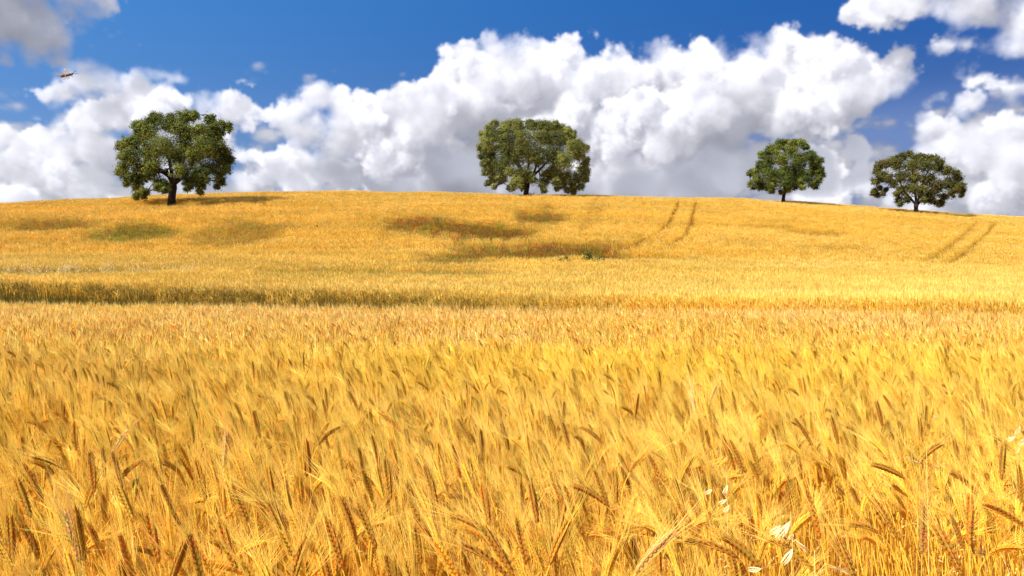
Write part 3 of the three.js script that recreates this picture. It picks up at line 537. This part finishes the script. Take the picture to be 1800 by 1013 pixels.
const ORD = ['first', 'second', 'third', 'fourth', 'fifth', 'sixth', 'seventh', 'eighth', 'ninth', 'tenth', 'eleventh', 'twelfth', 'thirteenth', 'fourteenth', 'fifteenth', 'sixteenth', 'seventeenth', 'eighteenth', 'nineteenth', 'twentieth', 'twenty-first', 'twenty-second', 'twenty-third', 'twenty-fourth'];
// ---------------------------------------------------------------- low growth on the hill
function leafy(name, at, label, category, o) {               // stems with leaves: a weed or a low shrub
  const R = rng(o.seed), root = base(name, V(at[0], ground(...at) - 0.02, at[1])); tag(root, label, category);
  const st = new MB(), lf = new MB();
  for (let i = 0; i < o.stems; i++) {
    const t = R() * 6.283, lean = o.spread * Math.sqrt(R()), h = o.height * mix(0.55, 1, R()), top = V(Math.cos(t) * lean, h, Math.sin(t) * lean), mid = top.clone().multiplyScalar(0.5).add(V((R() - 0.5) * 0.1, h * 0.1, 0));
    st.color(...o.stem).tube([V(0, 0, 0), mid, top], [0.014, 0.01, 0.004], 4);
    for (let j = 0; j < o.sprays; j++) { const f = mix(o.from ?? 0.3, 1, R()), p = f < 0.5 ? mid.clone().multiplyScalar(f * 2) : mid.clone().lerp(top, f * 2 - 1); leafSpray(lf, R, p, o.radius, o.leaves, (q) => { const v = mix(0.6, 1.35, q()); return o.leaf.map((c) => c * v); }, o.size, V(0, 0.4, 0)); }
  }
  part('stem', st.geometry(), wheatMaterial, root); part('foliage', lf.geometry(), leafMaterial, root);
}
const GREEN = [0.10, 0.105, 0.012];
leafy('weed', spot(1048, 463), 'larger of two green weeds standing at the lower edge of the dark patch', 'weed', { seed: 5, stems: 9, spread: 0.6, height: 1.45, sprays: 7, radius: 0.15, leaves: 12, size: 0.06, leaf: GREEN, stem: GREEN, from: 0.45 });
leafy('weed', spot(994, 464), 'smaller of two green weeds standing at the lower edge of the dark patch', 'weed', { seed: 6, stems: 5, spread: 0.35, height: 1.4, sprays: 6, radius: 0.14, leaves: 12, size: 0.055, leaf: GREEN, stem: GREEN, from: 0.5 });
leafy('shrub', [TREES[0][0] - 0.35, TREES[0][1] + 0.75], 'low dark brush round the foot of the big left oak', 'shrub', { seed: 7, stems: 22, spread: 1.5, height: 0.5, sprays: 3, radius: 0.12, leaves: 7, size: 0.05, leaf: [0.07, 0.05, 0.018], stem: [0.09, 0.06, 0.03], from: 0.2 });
leafy('shrub', [TREES[1][0] + 0.75, TREES[1][1] + 0.2], 'small dark sucker bush at the right of the middle oak trunk', 'shrub', { seed: 8, stems: 9, spread: 0.5, height: 0.9, sprays: 5, radius: 0.12, leaves: 9, size: 0.06, leaf: [0.045, 0.055, 0.012], stem: [0.06, 0.05, 0.03] });
leafy('weed', [TREES[2][0] + 0.55, TREES[2][1] + 0.3], 'few dry weed stalks beside the trunk of the small domed oak', 'weed', { seed: 9, stems: 7, spread: 0.55, height: 0.55, sprays: 2, radius: 0.06, leaves: 4, size: 0.04, leaf: [0.16, 0.10, 0.03], stem: [0.2, 0.13, 0.05] });
leafy('weed', [TREES[3][0] + 1.1, TREES[3][1] + 0.4], 'scattered low weeds right of the trunk of the farthest right oak', 'weed', { seed: 10, stems: 12, spread: 1.1, height: 0.5, sprays: 2, radius: 0.08, leaves: 4, size: 0.045, leaf: [0.10, 0.07, 0.02], stem: [0.14, 0.09, 0.035] });

// dark weedy growth along the foot of the second strip
{
  const R = rng(31), kinds = [], copies = [];
  for (let k = 0; k < 5; k++) {
    const b = new MB();
    for (let i = 0; i < 34; i++) { const x = mix(-0.2, 0.2, R()), z = mix(-0.15, 0.15, R()), h = mix(0.3, 0.72, R()), t = R() * 6.28, bend = mix(0.05, 0.3, R()); b.color(...[0.23, 0.155, 0.010].map((c, j) => c * mix(0.5, 1.2, R()) * (j === 0 ? mix(0.8, 1.2, R()) : 1))).blade([V(x, 0, z), V(x + Math.cos(t) * bend * 0.3, h * 0.6, z + Math.sin(t) * bend * 0.3), V(x + Math.cos(t) * bend, h, z + Math.sin(t) * bend)], [0.006, 0.007, 0], V(-Math.sin(t), 0, Math.cos(t))); }
    kinds.push(b.geometry());
  }
  for (let i = 0; i < 4200; i++) {
    const u = mix(-0.75, 0.16, Math.pow(R(), 1.25)), d = edgeFar(u) + mix(-1.3, 0.5, R()), x = u * d, z = -d; if (R() < sstep(-0.25, 0.16, u) * 0.8) continue;
    const g = sstep(-0.45, -0.7, u), v = mix(0.7, 1.2, R()); copies.push({ variant: Math.floor(R() * 5), x, y: ground(x, z), z, turn: R() * 6.28, s: mix(0.8, 1.2, R()), color: [mix(1, 0.72, g) * v, mix(0.9, 0.98, g) * v, v] });
  }
  for (let i = 0; i < 1500; i++) { const x = mix(-20, 0.5, R()), z = -28 + (fbm2(x / 4, 1, 3) - 0.5) * 1.4 + mix(-0.5, 0.5, R()); copies.push({ variant: Math.floor(R() * 5), x, y: ground(x, z) + 0.2, z, turn: R() * 6.28, s: mix(0.8, 1.15, R()), color: [1.15, 1.15, 1] }); }
  const o = mass('grass', 'dark olive grass and weeds along the gap between the two wheat fields', kinds, copies);
  o.userData.category = 'grass'; o.children.forEach((c, k) => { c.name = 'grass_tuft' + (k ? '_' + String(k).padStart(3, '0') : ''); });
}

// pale dry grasses with feathery heads standing over the crop on the left
{
  const R = rng(41), place = [[6, 470], [22, 480], [50, 466], [58, 474], [66, 471], [84, 480], [100, 470], [110, 467], [116, 476], [128, 484], [150, 474], [184, 472], [190, 479], [207, 474], [232, 476], [256, 473], [270, 472], [300, 478], [330, 481], [452, 482], [560, 484]];
  let first = null;
  place.forEach(([px, py], i) => {
    const d = 27.6 + (R() - 0.5) * 1.6, x = (px - CX) / F * d, z = -d, y = ground(x, z);
    let o;
    if (!first) {
      const st = new MB(), hd = new MB();
      for (let k = 0; k < 8; k++) {
        const t = R() * 6.28, l = mix(0.05, 0.3, R()), h = mix(0.95, 1.4, R()), top = V(Math.cos(t) * l, h, Math.sin(t) * l), mid = V(top.x * 0.35, h * 0.6, top.z * 0.35);
        st.color(0.85, 0.66, 0.32).tube([V(0, 0, 0), mid, top], [0.003, 0.0025, 0.0015], 3);
        for (let j = 0; j < 9; j++) { const f = mix(0.45, 1, R()), p = mid.clone().lerp(top, f), dir = V(R() - 0.5, R() - 0.75, R() - 0.5).normalize(), e = p.clone().addScaledVector(dir, mix(0.03, 0.09, R())); st.tube([p, e], [0.0012, 0.001], 3); hd.color(...[0.95, 0.80, 0.46].map((c) => c * mix(0.85, 1.05, R()))).grain(e, V(dir.x, -0.8, dir.z).normalize(), 0.045, 0.011, V(dir.z, 0.1, -dir.x).normalize()); }
      }
      o = first = base('wild_grass', V(0, 0, 0)); part('stem', st.geometry(), wheatMaterial, o); part('seed_head', hd.geometry(), wheatMaterial, o);
    } else { o = first.clone(); o.name = numbered('wild_grass'); scene.add(o); }
    o.position.set(x, y, z); o.rotation.y = R() * 6.28; o.scale.setScalar(mix(0.85, 1.12, R()));
    tag(o, ORD[i] + ' pale feathery wild grass from the left above the strip behind the gap', 'wild grass', 'pale wild grasses along the left strip', 'thing');
  });
}

// ---------------------------------------------------------------- wheat plants that stand out in front
const topDepth = (py) => 648 / (py - 495);
function standout(px, py, o) {
  const d = topDepth(py) * (o.near ?? 0.965), x = (px - CX) / F * d, y = EYE - (py - CY) / F * d, z = -d;
  let h = 0.9, parts;
  for (let i = 0; i < 4; i++) { parts = plant(rng(o.seed), 2, { label: o.label, lean: o.lean, nod: o.nod ?? 0.15, height: h, pale: o.pale, ear: o.ear, leaves: 1 }); h += y - ground(x, z) - parts.tip.y; }
  const root = base('wheat_plant', V(x - parts.tip.x, ground(x, z), z - parts.tip.z));
  tag(root, o.label ?? 'brown bearded ear of wheat on its stalk, standing out in the front field', 'wheat plant', o.alone ? undefined : 'single wheat plants in the foreground');
  part('stalk', parts.stalk.geometry(), wheatMaterial, root);
  const ear = part('ear', parts.ear.geometry(), wheatMaterial, root); part('awn', parts.awn.geometry(), wheatMaterial, ear);
  part('leaf', parts.leaf.geometry(), wheatMaterial, root);
}
{
  const R = rng(51);
  const ears = [[1283, 800], [1297, 806], [1330, 812], [1547, 730], [1567, 716], [1416, 763], [1469, 761], [1628, 800], [1432, 910], [1563, 918], [1400, 975], [1493, 995], [1762, 818], [1314, 975], [1042, 869], [855, 893], [840, 926], [940, 889], [616, 922], [649, 932], [979, 959], [881, 975], [861, 985], [918, 959], [683, 847], [1118, 718], [1138, 710], [690, 743], [663, 804], [694, 808], [832, 681], [820, 763], [889, 771], [991, 734], [1044, 765], [804, 816], [963, 804], [1122, 812], [1158, 838], [1060, 865], [1199, 885], [43, 881], [228, 997], [141, 946], [163, 836], [208, 832], [132, 771], [355, 849], [495, 926], [520, 1000], [453, 751], [573, 767], [302, 893], [485, 902], [424, 889], [350, 1000], [403, 967], [310, 995], [61, 853], [542, 808], [224, 828], [591, 963], [1673, 975], [1700, 850], [1215, 930], [1010, 905], [730, 900], [760, 860]];
  ears.sort((a, b) => a[0] - b[0]);
  const bands = [[0, 'in the highest row of clear ears'], [790, 'in the second row of clear ears'], [860, 'in the third row of clear ears'], [935, 'along the bottom edge']], count = [0, 0, 0, 0];
  ears.forEach(([x, y], i) => {
    const b = y >= 935 ? 3 : y >= 860 ? 2 : y >= 790 ? 1 : 0, lean = R() < 0.8 ? mix(-0.5, -0.08, R()) : mix(0, 0.3, R()), nod = R() < 0.2 ? 1 : mix(0, 0.3, R());
    standout(x, y, { seed: 600 + i, lean, nod, near: 0.94, ear: mix(0.075, 0.095, R()), label: `brown ear ${nod === 1 ? 'nodding' : lean < -0.15 ? 'leaning left' : lean > 0.1 ? 'leaning right' : 'nearly upright'}, ${ORD[count[b]++]} from the left ${bands[b][1]}` });
  });
  const own = [
    [983, 869, -0.34, 0.1, 0, 'tall braided brown ear leaning left near the bottom centre'],
    [271, 950, -0.16, 0.1, 0, 'stout dark ear standing almost upright near the bottom left'],
    [90, 812, -0.75, 0.9, 0, 'long brown ear arching over to the left near the left edge'],
    [1261, 963, -0.85, 0.8, 0, 'thick golden ear bent far over left of the white wild oat husks'],
    [1567, 828, -0.9, 0.6, 0, 'brown ear lying almost flat above the dark hollow at the right'],
    [1771, 906, -0.9, 0.5, 0, 'golden ear tipped towards the left at the right edge'],
    [1705, 922, 0.02, 0, 0, 'upright thick golden ear standing right of the dark hollow'],
    [1622, 934, 0.05, 0, 0.12, 'bright yellow upright ear at the right side of the dark hollow'],
    [205, 785, 0.6, 0.1, 0.7, 'pale straw ear leaning up to the right in the left part of the field'],
    [130, 950, -0.25, 0.1, 0.65, 'pale ear with whitish splayed awns near the bottom left corner'],
    [395, 795, 0.1, 0, 0.6, 'pale ear with upright whitish awns left of the centre'],
    [1220, 712, -0.1, 0.1, 0.85, 'whitish ear with awns fanned out like a brush, left of its twin'],
    [1250, 703, 0.4, 0.1, 0.6, 'straw-pale ear leaning right beside the whitish fanned one'],
    [1145, 975, 0.7, 0.3, 0.3, 'pale golden ear slanting up to the right at the bottom edge right of centre'],
  ];
  own.forEach(([x, y, lean, nod, pale, label], i) => standout(x, y, { seed: 800 + i, lean, nod, pale, label, alone: true, ear: 0.09, near: 0.95 }));
}

// ---------------------------------------------------------------- wild oats: cream husks hanging on hair-thin stalks
const husk = new THREE.MeshPhysicalMaterial({ color: rgb(0.86, 0.69, 0.38), roughness: 0.9, transmission: 0.2, thickness: 0, side: THREE.DoubleSide }), oatStem = M(rgb(0.85, 0.62, 0.2), 0.6);
function oat(label, husks, o = {}) {
  const R = rng(o.seed), ys = husks.map((h) => h[1]), top = Math.min(...ys), mx = husks.reduce((a, h) => a + h[0], 0) / husks.length, d = topDepth(top) * (o.near ?? 0.9), P = (px, py, dz = 0) => V((px - CX) / F * d, EYE - (py - CY) / F * d, -d + dz);
  const foot = V((mx + 25 - CX) / F * d, ground(0, -d), -d - 0.03), head = P(mx + 12, top - 22), root = base('wild_oat', foot); tag(root, label, 'wild oat');
  const st = new MB(), rel = (v) => v.clone().sub(foot);
  const path = [V(0, 0, 0), rel(head).multiplyScalar(0.5).add(V(0.01, 0, 0)), rel(head)]; st.tube(path, [0.0012, 0.001, 0.0006], 4);
  for (const [px, py, angle, long] of husks) {
    const at = rel(P(px, py, mix(-0.01, 0.03, R()))), a = angle * Math.PI / 180, dir = V(Math.cos(a), Math.sin(a), mix(-0.2, 0.2, R())).normalize(), l = long * 0.82 / F * d, from = at.clone().addScaledVector(dir, -l / 2);
    const joint = path[1].clone().lerp(path[2], mix(0.82, 1, R())); st.tube([joint, joint.clone().lerp(from, 0.5).add(V(0, 0.012, 0)), from], [0.0004, 0.0003, 0.0003], 3);
    const b = new MB();
    for (const s of [-1, 0.25, 1]) {                          // papery glumes opening from one point
      const side = V(-dir.y, dir.x, 0).multiplyScalar(s), w = l * (s === 0.25 ? 0.028 : 0.047), n = 6, pts = [], wd = [];
      for (let i = 0; i <= n; i++) { const t = i / n; pts.push(from.clone().addScaledVector(dir, l * t).addScaledVector(side, l * 0.085 * Math.sin(t * 1.9) * (s === 0.25 ? 0.4 : 1)).add(V(0, 0, 0.004 * Math.sin(Math.PI * t) * (s + 0.5)))); wd.push(i === n ? 0 : w * Math.sin(Math.PI * (0.12 + t * 0.8))); }
      b.blade(pts, wd, V(-dir.y, dir.x, 0.6).normalize());
    }
    part('husk', b.geometry(), husk, root);
  }
  part('stalk', st.geometry(), oatStem, root);
}
oat('large wild oat with five white open husks near the bottom right of centre', [[1371, 928, 238, 50], [1352, 922, 212, 30], [1404, 955, 318, 36], [1373, 968, 236, 40], [1391, 947, 232, 22]], { seed: 1, near: 0.84 });
oat('wild oat at the bottom edge with a big pale striped husk lying sideways', [[1462, 990, 350, 44], [1476, 998, 338, 34], [1322, 996, 183, 30]], { seed: 2, near: 0.8 });
oat('small wild oat with four pale husks in a loose row, left of the large one', [[1271, 857, 248, 22], [1247, 866, 208, 20], [1268, 880, 212, 20], [1274, 892, 232, 20]], { seed: 3 });
oat('wild oat with short white husks above the dark hollow at the right', [[1636, 817, 318, 20], [1600, 808, 325, 18], [1614, 813, 340, 14]], { seed: 4 });
oat('cluster of whitish wild oat husks hanging at the right edge', [[1797, 747, 262, 26], [1783, 757, 248, 22], [1768, 770, 205, 26], [1796, 778, 230, 22], [1755, 774, 190, 18], [1787, 792, 222, 20]], { seed: 5 });
oat('wild oat with one bright white husk high up in the right field', [[1640, 734, 300, 14], [1728, 722, 325, 12]], { seed: 6 });

// ---------------------------------------------------------------- flying insect and bird
{
  const d = 2.0, at = V((118 - CX) / F * d, EYE + (CY - 132.5) / F * d, -d), root = base('insect', at); tag(root, 'brown insect with tan wings flying before the clouds at upper left', 'insect');
  const dark = M(rgb(0.035, 0.016, 0.008), 0.45), tan = new THREE.MeshPhysicalMaterial({ color: rgb(0.38, 0.21, 0.06), roughness: 0.9, transmission: 0.45, thickness: 0, side: THREE.DoubleSide }), clear = new THREE.MeshPhysicalMaterial({ color: rgb(0.30, 0.24, 0.18), roughness: 0.85, transmission: 0.6, thickness: 0, side: THREE.DoubleSide });
  const k = d / F, body = (pts, r) => { const g = new THREE.LatheGeometry(pts.map(([y, w]) => new THREE.Vector2(w * k, y * k)), 12); g.rotateZ(-Math.PI / 2); return g; };
  part('abdomen', body([[-13, 0], [-12.5, 0.7], [-8, 1.4], [-3, 1.9], [0, 1.7], [1, 0]]), dark, root);
  part('thorax', body([[0, 0], [0.5, 1.6], [3, 2.5], [5.5, 2.1], [6.5, 0]]), dark, root);
  part('head', body([[6, 0], [6.6, 1.3], [8, 1.9], [9.6, 1.4], [10.2, 0]]), dark, root);
  const wing = (m, pts, z, lift) => { const b = new MB(); for (let i = 0; i + 1 < pts.length; i++) { const [x0, y0, w0] = pts[i], [x1, y1, w1] = pts[i + 1], f = (i) => z * i / (pts.length - 1) * k; b.quad(V((x0 - w0) * k, (y0 - w0 * lift) * k, f(i)), V((x0 + w0) * k, (y0 + w0 * lift) * k, f(i)), V((x1 + w1) * k, (y1 + w1 * lift) * k, f(i + 1)), V((x1 - w1) * k, (y1 - w1 * lift) * k, f(i + 1))); } part('wing', b.geometry(), m, root); };
  wing(tan, [[2, 1.6, 0.8], [-4, 3.2, 2.2], [-10, 4.2, 2.6], [-15, 4.6, 1.4], [-16.5, 4.6, 0.1]], 6, -0.7);
  wing(tan, [[1.5, 1.4, 0.8], [-4, 2.4, 2.0], [-9, 3.0, 2.4], [-13, 2.8, 1.3], [-15, 2.6, 0.1]], -6, -0.7);
  wing(clear, [[3, 2, 1.0], [0, 7, 2.6], [-4, 13, 2.8], [-6.5, 16, 1.0]], -9, 0.3);
  wing(clear, [[3, -1, 1.0], [3, -5, 2.4], [2.5, -10, 2.4], [1.5, -13, 0.8]], 9, 0.3);
  const leg = (name, pts) => { const b = new MB(); b.tube(pts.map(([x, y, z]) => V(x * k, y * k, z * k)), pts.map((_, i) => (0.42 - i * 0.09) * k), 5); part(name, b.geometry(), dark, root); };
  for (const z of [-1, 1]) { leg('leg', [[-1, -1, z], [-5, -3.2, z * 3], [-12, -4.2, z * 3.4]]); leg('leg', [[2, -1.6, z], [1, -4, z * 2.4], [-3, -5.4, z * 3]]); leg('leg', [[4.5, -1.4, z], [7, -3.4, z * 2.2], [9, -3, z * 2.6]]); leg('antenna', [[10, 0.6, z * 0.6], [14, 1.2 + z, z * 1.6], [19, 0.2 + z * 2, z * 2.4]]); }
  root.rotation.z = 0.27;
}
{
  const d = 30, at = V((557 - CX) / F * d, EYE + (CY - 397.5) / F * d, -d), root = base('bird', at); tag(root, 'tiny dark bird flying low over the hill right of the left oak', 'bird');
  const m = M(rgb(0.03, 0.022, 0.018), 0.7), k = d / F, g = new THREE.LatheGeometry([[-2.2, 0], [-1.6, 0.5], [-0.2, 1.0], [1, 0.8], [1.6, 0.55], [2.1, 0.5], [2.5, 0.2], [3, 0]].map(([y, w]) => new THREE.Vector2(w * k, y * k)), 10); g.rotateZ(-Math.PI / 2); g.rotateY(0.6);
  part('body', g, m, root);
  for (const s of [-1, 1]) { const b = new MB(), pts = [[0.8, 0.3, 0.3], [0.4, 1.0, 1.6], [-1.2, 1.5, 3.4], [-0.8, 0.4, 0.3]].map(([x, y, z]) => V(x * k, y * k, z * k * s)); b.quad(...pts); const q = b.geometry(); q.rotateY(0.6); part('wing', q, m, root); }
  { const b = new MB(); b.tri(V(-1.8 * k, 0, 0), V(-4 * k, 0.3 * k, -0.7 * k), V(-4 * k, 0.3 * k, 0.7 * k)); const q = b.geometry(); q.rotateY(0.6); part('tail', q, m, root); }
  root.rotation.z = -0.3;
}

renderer.render(scene, camera);
